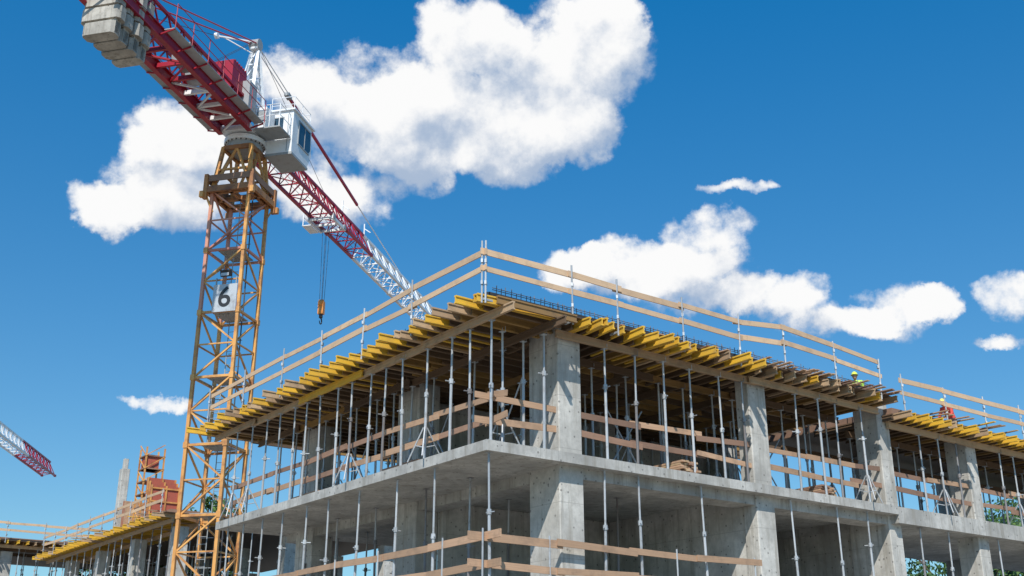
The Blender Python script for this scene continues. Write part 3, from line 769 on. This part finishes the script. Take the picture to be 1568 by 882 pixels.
# cloud banks: (azimuth deg, elevation deg, half width, half height)
BL=[(4.1,32.6,3.7,2.9),(0.2,30.2,4.4,2.8),(-2.7,33.3,2.8,1.7),(5.5,33.6,2.3,1.9),(-7.1,30.7,4.0,2.0),(-12.5,30.1,2.6,1.7),(-5.1,28.8,3.4,2.4),(3.3,28.5,2.6,1.6),(0.2,27.7,2.8,1.7),(-8.5,28.5,3.8,1.8),(-5.8,26.8,2.2,1.7),(-19.0,27.1,2.4,1.5),(-19.8,25.2,2.2,1.6),(-21.6,23.1,2.1,1.0),(-18.4,23.7,2.7,1.3),(-15.9,26.3,2.5,1.8),(-8.8,24.5,2.4,1.4),(-11.2,25.2,2.5,1.5),(10.9,22.6,2.5,1.5),(6.7,21.3,3.6,1.4),(10.2,20.3,3.5,1.5),(3.5,21.6,1.7,1.0),(14.2,19.6,2.6,.9),(15.4,18.5,1.9,1.0),(20.2,18.3,2.6,1.3),(22.1,18.3,1.3,0.9),(18.1,17.7,1.7,0.8),(25.6,18.3,1.4,1.1),(24.6,16.3,1.1,0.4),(12.7,25.1,2.0,0.4),(-18.3,14.0,1.3,0.4)]
g=bpy.data.node_groups.new('cloud_density','ShaderNodeTree')
g.interface.new_socket('Vector',in_out='INPUT',socket_type='NodeSocketVector'); g.interface.new_socket('D',in_out='OUTPUT',socket_type='NodeSocketFloat')
gi=g.nodes.new('NodeGroupInput'); go=g.nodes.new('NodeGroupOutput')
def vm(nt,op,a,b=None,sc=None):
    n=nt.nodes.new('ShaderNodeVectorMath'); n.operation=op
    for i,x in enumerate((a,b)):
        if x is None: continue
        if isinstance(x,(tuple,list)): n.inputs[i].default_value=x
        else: nt.links.new(x,n.inputs[i])
    if sc is not None: n.inputs['Scale'].default_value=sc
    return n.outputs[0]
vin=gi.outputs[0]
_,wc=noise(g,vin,18,6,.62); wv=vm(g,'SCALE',vm(g,'SUBTRACT',wc,(.5,.5,.5)),None,.05)
d=vm(g,'NORMALIZE',vm(g,'ADD',vin,wv))
sp=g.nodes.new('ShaderNodeSeparateXYZ'); g.links.new(d,sp.inputs[0])
az=nmath(g,'MULTIPLY',nmath(g,'ARCTAN2',sp.outputs[0],sp.outputs[1]),57.2958)
ele=nmath(g,'MULTIPLY',nmath(g,'ARCSINE',sp.outputs[2]),57.2958)
tot=None
for (a,e_,ra,re) in BL:
    k=1.32
    dx=nmath(g,'MULTIPLY_ADD',az,1/(ra*k),-a/(ra*k)); dy=nmath(g,'MULTIPLY_ADD',ele,1/(re*k),-e_/(re*k))
    r2=nmath(g,'MULTIPLY_ADD',dx,dx,nmath(g,'MULTIPLY',dy,dy))
    f=nmath(g,'MAXIMUM',nmath(g,'SUBTRACT',1.0,r2),0.0)
    tot=f if tot is None else nmath(g,'ADD',tot,f)
tot=nmath(g,'SUBTRACT',2.0,nmath(g,'MULTIPLY',2.0,nmath(g,'POWER',2.718,nmath(g,'MULTIPLY',tot,-.62))))
n1,_=noise(g,vin,17,9,.60)
amp=nmath(g,'MULTIPLY_ADD',nmath(g,'MINIMUM',nmath(g,'MULTIPLY',tot,2.5),1.0),1.3,1.0)
D=nmath(g,'MULTIPLY_ADD',nmath(g,'SUBTRACT',n1,.5),amp,tot)
g.links.new(nmath(g,'SUBTRACT',D,.27),go.inputs[0])
tcw=nt.nodes.new('ShaderNodeTexCoord').outputs['Generated']
def dens(vec):
    n=nt.nodes.new('ShaderNodeGroup'); n.node_tree=g; nt.links.new(vec,n.inputs[0]); return n.outputs[0]
d0=dens(tcw); d1=dens(vm(nt,'ADD',tcw,(-.012,0,.030)))
def sstep(x,lo,hi):
    n=nt.nodes.new('ShaderNodeMapRange'); n.interpolation_type='SMOOTHSTEP'; n.inputs[1].default_value=lo; n.inputs[2].default_value=hi; nt.links.new(x,n.inputs[0]); return n.outputs[0]
alpha=sstep(d0,-.04,.55)
lit=nmath(nt,'MULTIPLY',nmath(nt,'SUBTRACT',d0,d1),.85)
sh=sstep(nmath(nt,'ADD',lit,.5),-.05,.9)
cc=mixc(nt,sh,(.40,.50,.66),(.97,.97,.97))
spw=nt.nodes.new('ShaderNodeSeparateXYZ'); nt.links.new(tcw,spw.inputs[0])
tintc=mixc(nt,ramp(nt,spw.outputs[2],.12,.58),(.80,1.15,1.22),(.12,1.30,1.85))
tint=mixc(nt,1.0,sky.outputs[0],tintc,'MULTIPLY')
def bg(col,st):
    n=nt.nodes.new('ShaderNodeBackground'); nt.links.new(col,n.inputs[0]); n.inputs[1].default_value=st; return n.outputs[0]
def mixs(f,a,b):
    n=nt.nodes.new('ShaderNodeMixShader'); nt.links.new(f,n.inputs[0]); nt.links.new(a,n.inputs[1]); nt.links.new(b,n.inputs[2]); return n.outputs[0]
inner=mixs(alpha,bg(tint,.09),bg(cc,1.0))
# clouds only exist in one part of the sky: azimuth +-34 deg, elevation 11..41 deg
m1_=nmath(nt,'MULTIPLY',nmath(nt,'GREATER_THAN',spw.outputs[2],.19),nmath(nt,'LESS_THAN',spw.outputs[2],.66))
m2_=nmath(nt,'GREATER_THAN',spw.outputs[1],nmath(nt,'MULTIPLY',nmath(nt,'ABSOLUTE',spw.outputs[0]),1.5))
outer=mixs(nmath(nt,'MULTIPLY',m1_,m2_),bg(tint,.09),inner)
out=nt.nodes.new('ShaderNodeOutputWorld'); nt.links.new(outer,out.inputs[0])
# ------------------------------------------------------------------ camera
cam=bpy.data.cameras.new('camera'); co=bpy.data.objects.new('camera',cam); scene.collection.objects.link(co)
co.location=(0,0,1.6); co.rotation_euler=(math.radians(90+20.5),0,0); cam.sensor_width=36; cam.lens=36*1700/1568; cam.clip_end=8000
scene.camera=co
scene.view_settings.view_transform='Standard'; scene.view_settings.look='None'; scene.view_settings.exposure=0
